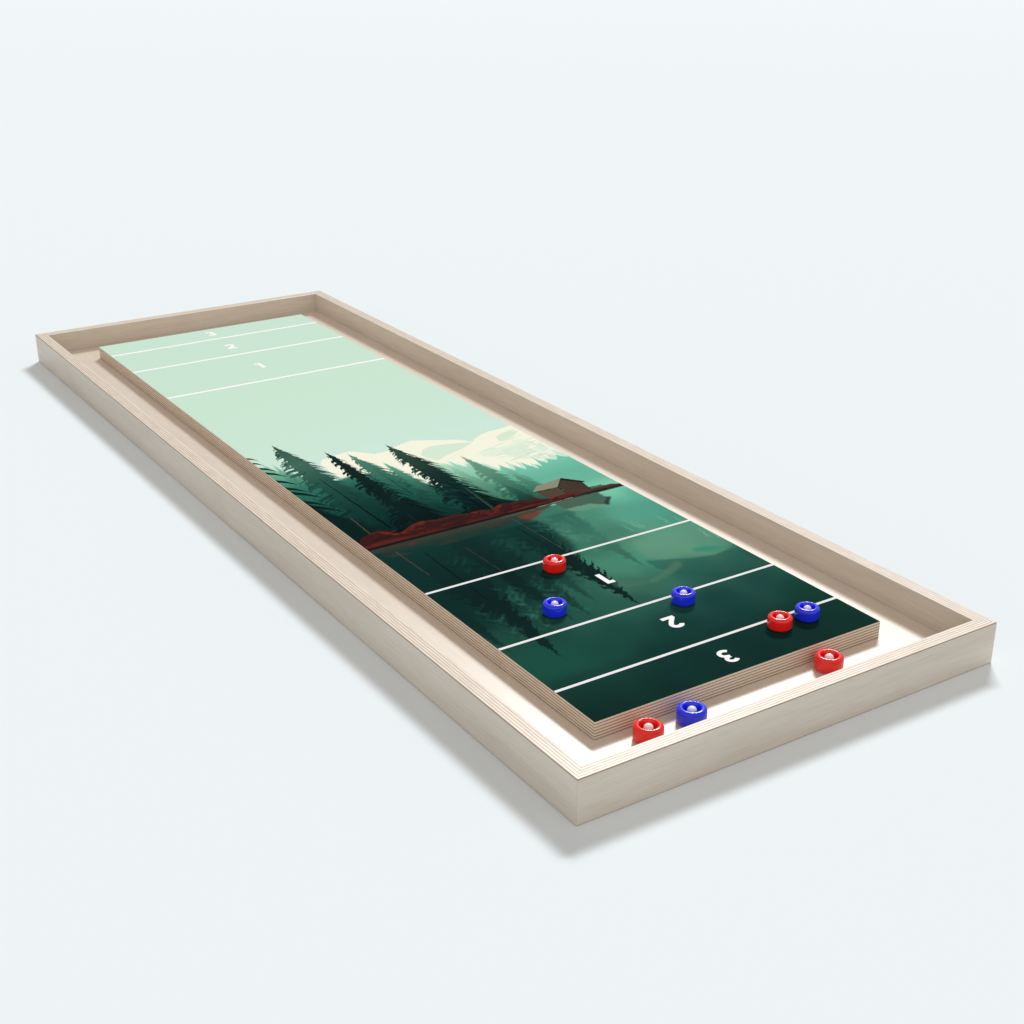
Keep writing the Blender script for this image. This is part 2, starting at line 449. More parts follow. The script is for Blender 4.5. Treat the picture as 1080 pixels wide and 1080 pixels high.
# --- the wood on the left bank
paint([(-2, 340), (-2, 566), (8, 575), (12, 545), (20, 548), (30, 520), (45, 500), (70, 505), (90, 500), (108, 475), (118, 450), (130, 430), (145, 408), (156, 380), (172, 362), (190, 350), (190, 340)],
      [(340, (14, 34, 34)), (375, (15, 42, 40)), (400, (17, 50, 46)), (430, (22, 64, 57)), (470, (32, 86, 74)), (505, (58, 122, 104)), (530, (92, 158, 132)), (575, (140, 200, 172))], 1.0, 2)
paint(fir(15, 575, 350, [(0, 0), (100, 20), (220, 30)], [(0, 0), (60, 9), (120, 16), (220, 30)], 12, seed=41),
      [(380, (16, 46, 43)), (440, (30, 82, 70)), (500, (52, 116, 98)), (540, (92, 154, 130)), (575, (150, 205, 178))], 0.95, 1)
# T4, T3
paint(fir(111.9, 520, 345, [(0, 0), (35, 10), (85, 15), (180, 30)], [(0, 0), (34, 9), (84, 14), (180, 32)], 8, seed=44),
      [(345, (16, 46, 42)), (395, (26, 68, 59)), (440, (48, 102, 86)), (480, (74, 136, 113)), (505, (96, 158, 134)), (520, (120, 184, 158))], 0.98, 1)
paint(fir(92.5, 561, 345, [(0, 0), (40, 9), (100, 14), (180, 30)], [(0, 0), (30, 10), (46, 17), (96, 17), (180, 32)], 9, seed=43),
      [(345, (14, 40, 38)), (400, (22, 64, 55)), (445, (36, 88, 76)), (490, (58, 112, 96)), (535, (76, 128, 108)), (561, (92, 146, 124))], 1.0, 0)
# T1
paint(fir(37.2, 626, 345, [(0, 0), (32, 10), (82, 20), (118, 20), (160, 22), (281, 40)], [(0, 0), (25, 8), (58, 18), (100, 20), (160, 28), (281, 40)], 10.5, seed=47, inner=0.5),
      [(345, (12, 32, 32)), (375, (15, 40, 38)), (400, (18, 52, 47)), (440, (25, 64, 57)), (480, (33, 76, 66)), (520, (50, 92, 79)), (560, (68, 108, 94)), (600, (62, 96, 84)), (626, (42, 74, 64))])

feather(37.2, 626, 350, [(0, 0), (25, 8), (58, 18), (100, 20), (160, 28), (281, 40)], [(0, 0), (32, 10), (82, 20), (118, 20), (160, 22), (281, 40)], 120,
        [(345, (12, 32, 32)), (400, (17, 50, 45)), (440, (23, 60, 53)), (480, (30, 72, 62)), (520, (46, 87, 75)), (560, (62, 101, 88)), (626, (44, 76, 66))], 1)
# T2
paint(fir(75, 578.5, 345, [(0, 0), (26, 7.5), (51, 9), (73, 12), (100, 16), (160, 20), (234, 34)], [(0, 0), (17, 5), (58, 8), (96, 10), (137, 13), (165, 24), (234, 36)], 9, seed=52, inner=0.5),
      [(345, (13, 24, 26)), (400, (16, 34, 34)), (460, (18, 38, 36)), (520, (20, 40, 38)), (578, (30, 52, 48))])

feather(75, 578, 350, [(0, 0), (17, 5), (58, 8), (96, 10), (137, 13), (165, 24), (234, 36)], [(0, 0), (26, 7.5), (51, 9), (73, 12), (100, 16), (160, 20), (234, 34)], 110,
        [(345, (14, 26, 28)), (460, (19, 40, 38)), (578, (28, 50, 46))], 2)
feather(92.5, 561, 420, [(0, 0), (40, 9), (100, 14), (180, 30)], [(0, 0), (30, 10), (46, 17), (96, 17), (180, 32)], 45,
        [(400, (22, 62, 54)), (445, (34, 84, 72)), (490, (54, 106, 91)), (561, (86, 138, 116))], 3, 0.6)
feather(111.9, 520, 400, [(0, 0), (35, 10), (85, 15), (180, 30)], [(0, 0), (34, 9), (84, 14), (180, 32)], 45,
        [(395, (24, 64, 56)), (440, (44, 96, 81)), (520, (112, 174, 150))], 4, 0.6)
# T5
paint(fir(138, 564, 345, [(0, 0), (35, 11), (54, 12), (74, 14), (104, 14), (150, 22), (219, 36)], [(0, 0), (29, 9), (60, 18), (90, 20), (130, 23), (147, 24), (183, 20), (219, 26)], 9, seed=58, inner=0.5),
      [(345, (11, 26, 27)), (380, (13, 30, 30)), (420, (16, 38, 36)), (460, (27, 50, 46)), (500, (40, 67, 59)), (540, (54, 80, 70)), (564, (48, 74, 66))])

feather(138, 564, 350, [(0, 0), (35, 11), (54, 12), (74, 14), (104, 14), (150, 22), (219, 36)], [(0, 0), (29, 9), (60, 18), (90, 20), (130, 23), (219, 26)], 120,
        [(345, (11, 26, 27)), (420, (16, 38, 36)), (460, (25, 47, 43)), (500, (38, 64, 56)), (564, (48, 74, 66))], 5)
# soft foliage clumps low in the wood
for k in range(60):
    x = rng.uniform(95, 150); y = rng.uniform(380, 440)
    c = rng.choice([(30, 82, 70), (24, 66, 58), (14, 40, 38), (36, 90, 78)])
    stroke((x, y), (x + rng.uniform(5, 12), y - rng.uniform(6, 14)), 3.5, 0.6, c, 0.38, 2)
for k in range(30):
    x = rng.uniform(25, 75); y = rng.uniform(390, 450)
    c = rng.choice([(22, 66, 58), (14, 40, 38), (17, 50, 46)])
    stroke((x, y), (x + rng.uniform(-6, 6), y - rng.uniform(8, 18)), 3.0, 0.6, c, 0.4, 2)
# branches of the tree that stands off the left edge
for (x, y) in ((-1, 604), (8.5, 590), (8, 575), (13, 553), (15, 536), (15, 511), (16, 488), (21, 469), (17, 447), (24, 426), (20, 405)):
    L_ = x + 8
    paint([(-6, y + 1.35 * L_), (x * 0.5, y + 0.62 * L_ + 2), (x, y), (x * 0.4, y + 0.5 * L_), (-6, y + 0.95 * L_)], (14, 36, 36), 0.97)
paint([(-1, 340), (-1, 470), (10, 430), (22, 395), (30, 362), (30, 340)], (13, 34, 34), 0.85, 3)
# trunks
stroke((38.0, 515.7), (40.4, 372.0), 0.6, 2.4, (10, 24, 25), 0.95)
stroke((95.3, 508.6), (96.1, 429.0), 0.6, 1.4, (22, 58, 50), 0.85)
stroke((20.1, 413.4), (17.9, 351.9), 0.9, 1.3, (96, 80, 66), 0.9)
stroke((140.4, 443.3), (134.8, 365.4), 0.6, 1.6, (9, 22, 24), 0.8)
stroke((148.6, 426.3), (143.6, 354.3), 2.2, 2.6, (22, 64, 58), 0.75)
stroke((146.7, 416.0), (141.5, 347.7), 0.7, 1.0, (92, 82, 72), 0.9)

# --- bank with red heather
paint([(-2, 338), (-2, 362), (30, 366), (60, 364), (100, 362), (140, 358), (190, 352), (240, 346), (281, 342), (281, 338)], (20, 24, 25), 0.9, 1)
top = [(0.5, 358.4), (7.3, 366.1), (15.7, 369.3), (24.8, 372.0), (30.6, 372.0), (35.0, 369.2), (36.5, 359.5), (43.9, 357.1), (53.4, 363.5), (61.2, 368.6), (67.7, 369.5), (74.6, 369.4), (80.8, 366.2), (88.9, 366.1), (98.4, 365.1), (106.8, 367.1), (113.4, 362.8), (123.9, 363.1), (131.9, 362.5), (136.1, 359.2), (136.3, 351.1), (148.2, 363.4), (157.9, 365.3), (159.8, 360.0), (166.1, 361.4), (176.3, 362.2), (180.4, 357.0), (188.4, 359.3), (191.8, 352.9), (198.5, 350.0), (208.4, 353.2), (216.5, 352.2), (224.6, 352.6), (229.1, 349.6), (240.8, 353.4)]
paint(top + [(262, 344), (240, 342.5), (0, 342.5)], (58, 30, 29))
r2 = random.Random(12)
tx = [p[0] for p in top]; ty = [p[1] for p in top]
for k in range(70):                                   # lit tops of the heather
    x = r2.uniform(4, 250); yt = float(np.interp(x, tx, ty)); l = r2.uniform(7, 20)
    h = r2.uniform(1.5, 8.0)
    y2 = float(np.interp(x + l, tx, ty)); ym = float(np.interp(x + l / 2, tx, ty))
    c = r2.choice([(108, 42, 36), (90, 38, 33), (122, 45, 38), (72, 35, 32), (58, 40, 36)])
    paint([(x, yt - 0.3), (x + l / 2, ym - 0.2), (x + l, y2 - 0.4), (x + l * 0.75, min(ym, y2) - h * 0.7), (x + l * 0.4, ym - h), (x + l * 0.15, yt - h * 0.6)], c, 0.8, 1 if k % 2 else 0)
for k in range(170):
    x = r2.uniform(2, 245); yt = float(np.interp(x, tx, ty))
    y = r2.uniform(343.5, max(345, yt - 1)); l = r2.uniform(4, 14)
    c = r2.choice([(56, 29, 28), (78, 33, 30), (124, 44, 38), (100, 38, 34), (40, 26, 26), (46, 28, 27)])
    paint([(x, y), (x + l * 0.5, y + r2.uniform(0.5, 2)), (x + l, y + r2.uniform(-0.5, 0.8)), (x + l * 0.5, y - r2.uniform(0.4, 1.4))], c, 0.6)
for x0, x1, hh in ((1, 62, 8), (62, 86, 4), (104, 140, 4), (150, 222, 5)):
    paint([(x0, 343.0), (x0, 343.2 + hh * 0.5), (x0 + (x1 - x0) * 0.3, 343 + hh), (x0 + (x1 - x0) * 0.6, 343 + hh * 0.7), (x1, 344), (x1, 343)], (118, 42, 38), 0.55, 1)
paint([(8, 351), (20, 354), (34, 351.5), (46, 353), (30, 358), (16, 357)], (40, 26, 27), 0.6, 1)
# far end of the bank under the cabin
paint([(227.1, 346.7), (247.7, 350.4), (260.8, 349.7), (272.6, 348.7), (278.0, 345.1), (284.9, 345.0), (279.8, 338.2), (266.8, 340.8), (243.0, 339.2), (220.3, 337.1)], [(338, (40, 36, 36)), (350, (98, 62, 56))])
paint([(250.2, 353.9), (258.4, 352.7), (268.8, 348.2), (260.3, 349.1), (248.9, 349.0)], (58, 118, 102))

# --- cabin
paint([(199.2, 370.5), (223.9, 370.1), (221.9, 352.0), (209.9, 350.6), (198.7, 353.4)], (82, 70, 58))
paint([(223.9, 370.1), (238.7, 386.5), (253.2, 367.7), (250.1, 367.4), (246.9, 348.6), (235.1, 348.6), (221.8, 350.2), (224.0, 362.9)], (70, 60, 51))
paint([(195.7, 371.9), (204.0, 380.2), (208.4, 383.7), (238.9, 387.0), (223.8, 369.9)], (138, 142, 118))
stroke((195.3, 371.3), (223.4, 369.3), 1.3, 1.3, (48, 40, 38))
stroke((223.8, 369.9), (238.6, 386.6), 1.2, 1.2, (48, 42, 40))
paint([(239.2, 387.4), (254.2, 368.2), (252.9, 366.7), (249.5, 367.2), (236.0, 383.6)], (38, 33, 33))
stroke((250.3, 367.8), (247.2, 349.0), 1.2, 1.2, (46, 40, 39))
stroke((223.4, 369.3), (222.2, 351.6), 1.2, 1.2, (50, 40, 38))
for k in range(1, 6):
    stroke((236.0 + k * 2.2, 379 - k * 2.4), (229.0 + k * 3.0, 360 - k * 1.6), 0.5, 0.5, (48, 37, 35), 0.6)
paint([(209.6, 350.2), (223.5, 352.7), (228.5, 350.3), (237.9, 352.5), (226.4, 345.8), (210.4, 345.0)], (98, 41, 37), 0.9, 1)

# --- waterline and mirror image
stroke((0, 340.2), (262, 341.0), 2.2, 2.2, (22, 24, 25))
stroke((262, 341.0), (281, 341.5), 2.2, 2.8, (44, 42, 42))
OL = [(308, (44, 58, 52)), (322, (60, 60, 52)), (339, (68, 62, 54))]
jag = [(0, 338.8)]
x = 0.0
while x < 190:
    depth = float(np.interp(x, [0, 20, 45, 60, 85, 120, 150, 190], [10, 18, 16, 25, 27, 19, 14, 5]))
    jag.append((x, 338.8 - depth * r2.uniform(0.75, 1.1))); x += r2.uniform(4, 9)
paint(jag + [(196, 338.8)], OL, 0.85, 1)
for pts, c in (([(58.5, 315.9), (72.3, 322.7), (81.9, 314.0), (92.6, 316.9), (85.6, 310.4), (69.8, 308.6), (61.6, 312.9)], (116, 52, 43)), ([(112.0, 325.5), (121.0, 328.5), (130.4, 328.8), (133.8, 322.8), (123.7, 323.0), (113.8, 321.8)], (128, 48, 42)),
               ([(5.6, 321.9), (16.6, 323.0), (28.9, 316.2), (34.0, 311.7), (23.2, 312.9), (8.9, 317.5)], (108, 54, 44)), ([(150.7, 331.2), (163.1, 332.4), (177.4, 328.4), (166.2, 321.2), (148.7, 316.9)], (118, 60, 52)),
               ([(36.2, 332.8), (46.3, 333.5), (42.6, 328.6), (35.2, 327.5)], (104, 52, 44)), ([(94.9, 324.0), (110.7, 325.1), (102.1, 319.4), (92.6, 316.9)], (96, 56, 48)), ([(112.2, 312.8), (124.7, 319.8), (123.0, 310.8), (112.1, 307.9)], (34, 70, 62))):
    paint(pts, c, 0.9, 1)
for k in range(34):
    x = r2.uniform(4, 185); y = r2.uniform(318, 337) + max(0, x - 90) * 0.09; y = min(y, 337.5); l = r2.uniform(5, 14)
    paint([(x, y), (x + l * 0.5, y + 1.2), (x + l, y), (x + l * 0.6, y - 1.5)], r2.choice([(110, 52, 44), (94, 48, 42), (62, 58, 50), (118, 54, 45)]), 0.55, 1)
stroke((178.2, 339.1), (220.8, 341.0), 1.0, 1.4, (150, 158, 138), 0.85)
# cabin mirrored
paint([(197.2, 338.4), (220.2, 340.0), (240.0, 339.7), (248.2, 338.7), (246.8, 327.5), (252.2, 323.4), (239.0, 308.5), (223.6, 319.9), (199.4, 321.3)], (74, 99, 85), 0.95, 1)
paint([(199.8, 321.8), (224.0, 320.5), (238.7, 308.8), (224.2, 308.7), (210.2, 308.9), (201.0, 314.4)], (104, 150, 124), 0.95, 1)
paint([(248.2, 324.0), (253.0, 323.7), (239.0, 307.7), (236.5, 311.8)], (48, 62, 56), 0.95, 1)
paint([(239.3, 338.8), (247.9, 338.3), (247.4, 326.8), (248.5, 322.2), (235.1, 320.6), (223.4, 322.8)], (66, 104, 90), 0.7, 1)
stroke((198.7, 321.8), (223.7, 320.1), 1.0, 1.0, (58, 84, 72), 0.8)

# mirrored wood
def mfir(x, yt, yb, pl, pr, step, cols, alpha, blur, seed, **kw):
    paint(fir(x, yt, yb, pl, pr, step, up=-1, seed=seed, **kw), cols, alpha, blur)
paint([(-2, 150), (-2, 330), (150, 330), (165, 300), (160, 255), (150, 232), (120, 205), (90, 190), (60, 175), (30, 160)],
      [(150, (22, 58, 52)), (220, (18, 46, 43)), (280, (20, 52, 47)), (330, (24, 58, 52))], 0.75, 6)
mfir(185, 182, 316, [(0, 0), (40, 9), (90, 20), (148, 24)], [(0, 0), (40, 10), (90, 17), (148, 22)], 7.5,
     [(182, (52, 98, 82)), (215, (58, 106, 88)), (250, (60, 116, 98)), (290, (54, 108, 92)), (330, (50, 98, 84))], 0.85, 2, 61)
mfir(111, 150, 314, [(0, 0), (35, 8), (80, 14), (170, 28)], [(0, 0), (35, 8), (80, 13), (170, 28)], 8,
     [(150, (34, 74, 62)), (190, (30, 68, 60)), (240, (26, 62, 56)), (320, (26, 64, 56))], 0.85, 1, 62)
mfir(93, 131, 314, [(0, 0), (35, 8), (90, 15), (190, 30)], [(0, 0), (35, 9), (90, 15), (190, 30)], 8.5,
     [(131, (30, 66, 58)), (170, (24, 54, 49)), (240, (20, 46, 43)), (320, (22, 54, 49))], 0.9, 1, 63)
mfir(76.7, 130, 314, [(0, 0), (40, 6), (90, 12), (190, 26)], [(0, 0), (40, 6), (90, 11), (190, 26)], 9,
     [(130, (26, 58, 52)), (170, (19, 42, 40)), (240, (17, 38, 37)), (320, (20, 50, 46))], 0.92, 1, 64)
mfir(137.5, 126, 314, [(0, 0), (22, 5), (50, 10), (90, 14), (199, 34)], [(0, 0), (25, 7), (50, 14), (80, 15), (110, 16), (199, 32)], 9,
     [(126, (20, 42, 39)), (180, (17, 37, 36)), (240, (17, 40, 38)), (290, (20, 52, 47)), (325, (24, 60, 54))], 0.97, 0, 65)
mfir(34.5, 89, 314, [(0, 0), (25, 6), (50, 10), (90, 18), (236, 36)], [(0, 0), (25, 8), (60, 16), (100, 24), (130, 30), (236, 40)], 11,
     [(89, (19, 44, 41)), (130, (17, 39, 37)), (200, (16, 37, 36)), (270, (18, 46, 43)), (325, (22, 56, 50))], 0.97, 0, 66)
mfir(6, 112, 314, [(0, 0), (60, 14), (200, 30)], [(0, 0), (60, 8), (200, 24)], 11, [(112, (22, 56, 50)), (160, (18, 44, 41)), (320, (20, 52, 47))], 0.9, 1, 67)
# lighter wisps of water between the mirrored trees
for (a0, a1, n, c, sd) in (((22.7, 186.6), (27.1, 132.0), 40, (44, 94, 80), 1), ((62.0, 208.1), (52.0, 134.6), 60, (58, 116, 98), 2),
                           ((91.8, 210.1), (91.6, 136.0), 40, (50, 106, 90), 3), ((124.5, 215.2), (126.5, 157.8), 30, (54, 110, 92), 4),
                           ((101.9, 295.0), (126.3, 248.3), 36, (32, 78, 68), 5), ((48.4, 287.2), (57.2, 254.4), 16, (28, 70, 62), 6), ((155.8, 299.5), (178.6, 250.0), 30, (76, 138, 116), 7)):
    r3 = random.Random(sd)
    for k in range(n):
        t = k / n
        x = a0[0] + (a1[0] - a0[0]) * t + r3.gauss(0, 3.5); y = a0[1] + (a1[1] - a0[1]) * t + r3.gauss(0, 4)
        l = r3.uniform(4, 11)
        sx = r3.choice((-1, 1, 1))
        stroke((x, y), (x + sx * l * 0.8, y + l * 1.0), r3.uniform(1.6, 3.6), 0.4, c, r3.uniform(0.18, 0.5), 1)
# mirrored mountain and far shore on the right
paint([(206.6, 227.0), (234.9, 233.1), (284.2, 235.4), (283.7, 179.4), (270.9, 170.9), (250.7, 167.5), (229.6, 173.1), (207.1, 184.2), (197.3, 192.9), (197.3, 209.2)], (99, 152, 126), 0.6, 5)
paint([(191.5, 190.9), (207.1, 184.2), (229.6, 173.1), (250.7, 167.5), (272.9, 170.7), (273.5, 136.6), (256.5, 129.5), (221.1, 143.6), (201.9, 158.3), (191.9, 171.5)], [(125, (40, 84, 74)), (160, (46, 96, 83)), (200, (52, 112, 96))], 0.75, 1)
paint([(240.8, 188.0), (256.6, 186.1), (271.4, 174.1), (254.4, 174.5), (241.9, 181.4)], (60, 136, 116), 0.8, 2)
paint([(212.3, 176.3), (217.5, 176.3), (212.4, 164.9), (192.4, 157.9), (171.4, 151.9), (169.6, 157.4), (191.1, 165.3)], (82, 120, 99), 0.75, 2)
paint([(141.3, 177.9), (154.7, 169.2), (173.7, 154.8), (156.1, 155.4), (139.4, 162.0)], (72, 118, 98), 0.5, 2)
for a0, a1 in (((229.0, 275.1), (231.3, 248.0)), ((233.7, 268.2), (235.5, 247.8)), ((260.2, 265.4), (261.0, 244.0)), ((220.5, 265.2), (221.7, 246.7)), ((275.3, 222.0), (271.2, 199.7)), ((279.0, 219.6), (278.4, 192.5)), ((272.2, 252.3), (272.7, 236.4))):
    stroke(a0, a1, 0.6, 3.2, (126, 184, 160), 0.5, 1)
for k in range(40):
    x = rng.uniform(165, 225); y = rng.uniform(225, 300) + (x - 165) * 0.2; l = rng.uniform(6, 16)
    stroke((x, y), (x + rng.uniform(-3, 3), y + l), rng.uniform(2, 4), 0.5, rng.choice([(96, 160, 138), (66, 124, 106), (78, 142, 122)]), 0.28, 2)
# broken edges: nudge ink sideways by a fine ripple in the mirrored half
i0, i1 = int(np.searchsorted(ys, 70)), int(np.searchsorted(ys, 334))
B = A.copy()
for j in range(i0, i1):
    sh = int(round(1.1 * math.sin(ys[j] * 1.7) + 0.9 * math.sin(ys[j] * 0.63 + 1.0)))
    B[j] = np.roll(A[j], sh, axis=0)
    if sh > 0: B[j, :sh] = A[j, :1]
    elif sh < 0: B[j, sh:] = A[j, -1:]
A = B

# mirrored trunks
stroke((40.0, 308.9), (38.6, 242.4), 1.2, 2.2, (12, 30, 30), 0.9)
stroke((38.6, 231.7), (37.7, 199.0), 2.0, 1.0, (12, 30, 30), 0.7)
stroke((19.4, 324.7), (20.7, 267.1), 1.2, 0.9, (82, 72, 56), 0.85)
stroke((75.5, 300.1), (76.9, 241.6), 0.9, 0.8, (70, 62, 56), 0.8)
stroke((137.0, 311.8), (138.7, 259.1), 1.4, 1.4, (14, 36, 35), 0.8)
stroke((144.6, 329.9), (146.3, 249.4), 0.9, 0.9, (76, 76, 70), 0.8)
ny, nx = len(ys), len(xs)
eps = 0.0003
co = np.empty((ny * nx, 3), np.float32)
co[:, 0] = np.clip(GX.ravel() / 1000, 0.0002, BW - 0.0002); co[:, 1] = np.clip(GY.ravel() / 1000, 0.0002, BL - 0.0002); co[:, 2] = 0
idx = np.arange(ny * nx, dtype=np.int32).reshape(ny, nx)
quads = np.stack([idx[:-1, :-1], idx[:-1, 1:], idx[1:, 1:], idx[1:, :-1]], axis=-1).reshape(-1, 4)
me = bpy.data.meshes.new('print')
me.vertices.add(len(co)); me.vertices.foreach_set('co', co.ravel())
me.loops.add(quads.size); me.loops.foreach_set('vertex_index', quads.ravel())
me.polygons.add(len(quads)); me.polygons.foreach_set('loop_start', np.arange(0, quads.size, 4, dtype=np.int32))
me.update(calc_edges=True)
ca = me.color_attributes.new('ink', 'FLOAT_COLOR', 'POINT')
C4 = np.ones((ny * nx, 4), np.float32); C4[:, :3] = lin(np.clip(A, 0, 255).reshape(-1, 3))
ca.data.foreach_set('color', C4.ravel())
PZ = BOARD_Z - FLOOR_Z
pr = link('printed_surface', me, [M_print], board)
pr.location = (0, 0, PZ + 0.00008)

# --- white score lines and numerals (thin raised ink, sub-parts of the board)
def slab(name, polys, loc, rz=0.0, h=0.00006, ink=None):
    bm = bmesh.new()
    for pts in polys:
        lo = [bm.verts.new((x / 1000, y / 1000, 0)) for x, y in pts]
        hi = [bm.verts.new((x / 1000, y / 1000, h)) for x, y in pts]
        n = len(pts)
        bm.faces.new(hi); bm.faces.new(lo[::-1])
        for i in range(n):
            bm.faces.new((lo[i], lo[(i + 1) % n], hi[(i + 1) % n], hi[i]))
    bmesh.ops.recalc_face_normals(bm, faces=bm.faces)
    me = bpy.data.meshes.new(name); bm.to_mesh(me); bm.free()
    o = link(name, me, [ink or M_ink], board)
    o.location = loc; o.rotation_euler = (0, 0, rz)
    return o

IZ = PZ + 0.00010
LW = 3.0
for y in (49.6, 125.2, 238.0, 828.6, 941.4, 1017.0 + 2.2):
    LW = 3.0 if y < 500 else 4.4
    slab('score_line', [[(0.3, y - LW / 2), (279.7, y - LW / 2), (279.7, y + LW / 2), (0.3, y + LW / 2)]], (0, 0, IZ), ink=M_ink if y < 500 else M_ink_far)

def ribbon(path, w):
    """constant-width band along a polyline, as one outline"""
    Lf, Rt = [], []
    n = len(path)
    for i, p in enumerate(path):
        a = Vector(path[max(0, i - 1)]); b = Vector(path[min(n - 1, i + 1)])
        d = (b - a).normalized(); nn = Vector((-d.y, d.x))
        Lf.append((p[0] + nn.x * w / 2, p[1] + nn.y * w / 2)); Rt.append((p[0] - nn.x * w / 2, p[1] - nn.y * w / 2))
    return Lf + Rt[::-1]

def arc(cx, cy, rx, ry, a0, a1, n=14):
    return [(cx + rx * math.cos(R_(a0 + (a1 - a0) * i / n)), cy + ry * math.sin(R_(a0 + (a1 - a0) * i / n))) for i in range(n + 1)]

one = [[(-5.4, 5.4), (-5.4, 9.7), (2.8, 9.7), (2.8, -9.7), (-2.0, -9.7), (-2.0, 5.4)]]
two = [ribbon(arc(0, 4.2, 4.5, 3.7, 165, -38) + [(1.2, -1.2), (-4.0, -6.6)], 4.1), [(-6.1, -9.6), (6.3, -9.6), (6.3, -5.7), (-6.1, -5.7)]]
two = [two[0][:], two[1]]
three = [ribbon(arc(-0.2, 4.5, 4.2, 3.5, 150, -90) + [(-1.6, 0.9)], 3.6), ribbon([(-1.6, 0.9)] + arc(-0.2, -3.9, 4.7, 4.1, 80, -148), 3.6)]
for dig, yc in ((one, 181.5), (two, 88.4), (three, 22.4)):
    for y, rz in ((yc, math.pi), (1066.6 - yc, 0.0)):
        k = 0
        # strokes of one numeral are stacked a hair apart so no two faces share a plane
        bm = bmesh.new()
        for si, pts in enumerate(dig):
            h = 0.00006 + si * 0.00003
            lo = [bm.verts.new((px / 1000, py / 1000, 0)) for px, py in pts]
            hi = [bm.verts.new((px / 1000, py / 1000, h)) for px, py in pts]
            n = len(pts)
            bm.faces.new(hi)
            for i in range(n):
                bm.faces.new((lo[i], lo[(i + 1) % n], hi[(i + 1) % n], hi[i]))
        bmesh.ops.recalc_face_normals(bm, faces=bm.faces)
        me = bpy.data.meshes.new('numeral'); bm.to_mesh(me); bm.free()
        o = link('numeral', me, [M_ink_far], board)
        o.location = (0.1410 if rz else 0.1405, y / 1000, IZ); o.rotation_euler = (0, 0, rz)

# ---------------------------------------------------------------- roller pucks
PR, PH = 0.00986, 0.0111
def lathe(prof, seg=64):
    bm = bmesh.new()
    rings = []
    for r, z in prof:
        rings.append([bm.verts.new((r * math.cos(2 * math.pi * i / seg), r * math.sin(2 * math.pi * i / seg), z)) for i in range(seg)])
    for a, b in zip(rings[:-1], rings[1:]):
        for i in range(seg):
            bm.faces.new((a[i], a[(i + 1) % seg], b[(i + 1) % seg], b[i]))
    bm.faces.new(rings[0][::-1])
    bm.faces.new(rings[-1])
    bmesh.ops.recalc_face_normals(bm, faces=bm.faces)
    me = bpy.data.meshes.new('puck'); bm.to_mesh(me); bm.free()
    return me

fr = 0.0028
prof = [(0.0040, 0.0)]
for i in range(9):
    a = math.pi / 2 * i / 8
    prof.append((PR - fr + fr * math.sin(a), fr * 0.9 * (1 - math.cos(a))))
prof.append((PR + 0.00008, PH * 0.5))
for i in range(9):
    a = math.pi / 2 * i / 8
    prof.append((PR - fr + fr * math.cos(a), PH - fr * 0.9 + fr * 0.9 * math.sin(a)))
for i in range(1, 7):
    a = math.pi / 2 * i / 6
    prof.append((PR - fr - 0.0012 * math.sin(a), PH - 0.0012 * (1 - math.cos(a))))
prof += [(0.0056, PH - 0.0030), (0.0054, PH - 0.0070), (0.0048, PH - 0.0092), (0.0020, PH - 0.0098)]
puck_mesh = lathe(prof)
puck_mesh_blue = puck_mesh.copy()
bm = bmesh.new()
bmesh.ops.create_uvsphere(bm, u_segments=40, v_segments=24, radius=0.0033)
ball_mesh = bpy.data.meshes.new('steel_ball'); bm.to_mesh(ball_mesh); bm.free()

def make_puck(colour):
    e = empty('roller_puck', (0, 0, 0), '', 'puck')
    link('puck_body', puck_mesh if colour == 'red' else puck_mesh_blue, [M_red if colour == 'red' else M_blue], e, smooth=True)
    b = bpy.data.objects.new('steel_ball', ball_mesh); COL.objects.link(b); b.parent = e
    if not ball_mesh.materials:
        ball_mesh.materials.append(M_steel)
        ball_mesh.polygons.foreach_set('use_smooth', [True] * len(ball_mesh.polygons))
    b.location = (0, 0, PH - 0.0030)
    return e

protos = {'red': make_puck('red'), 'blue': make_puck('blue')}
used = set()
ZB, ZF = BOARD_Z + 0.00009, FLOOR_Z
for colour, x, y, on_board, label in (
        ('red', 175.8, 282.3, True, 'red roller puck touching the first near score line, beside the numeral 1'),
        ('blue', 130.0, 215.2, True, 'blue roller puck alone on the dark print below the red puck on the line'),
        ('blue', 229.2, 174.6, True, 'blue roller puck on the score line right behind the near numeral 2'),
        ('red', 265.3, 99.4, True, 'red roller puck on the board right beside a blue puck'),
        ('blue', 294.4, 99.5, True, 'blue roller puck on the board right beside a red puck'),
        ('red', 270.6, 48.9, False, 'red roller puck alone in the end trough near the right corner'),
        ('red', 92.8, 44.4, False, 'red roller puck in the end trough beside a blue puck'),
        ('blue', 133.3, 46.0, False, 'blue roller puck lying in the end trough')):
    p0 = protos[colour]
    if colour not in used:
        used.add(colour); e = p0
    else:
        e = p0.copy(); COL.objects.link(e)
        for ch in list(p0.children):
            c = ch.copy(); COL.objects.link(c); c.parent = e
    s = 1.0 if on_board else 1.128
    e.scale = (s, s, s)
    e.location = (x / 1000, y / 1000, ZB if on_board else ZF + 0.00002)
    e['label'] = label
    e['category'] = 'puck'
    e['group'] = 'red and blue roller pucks'

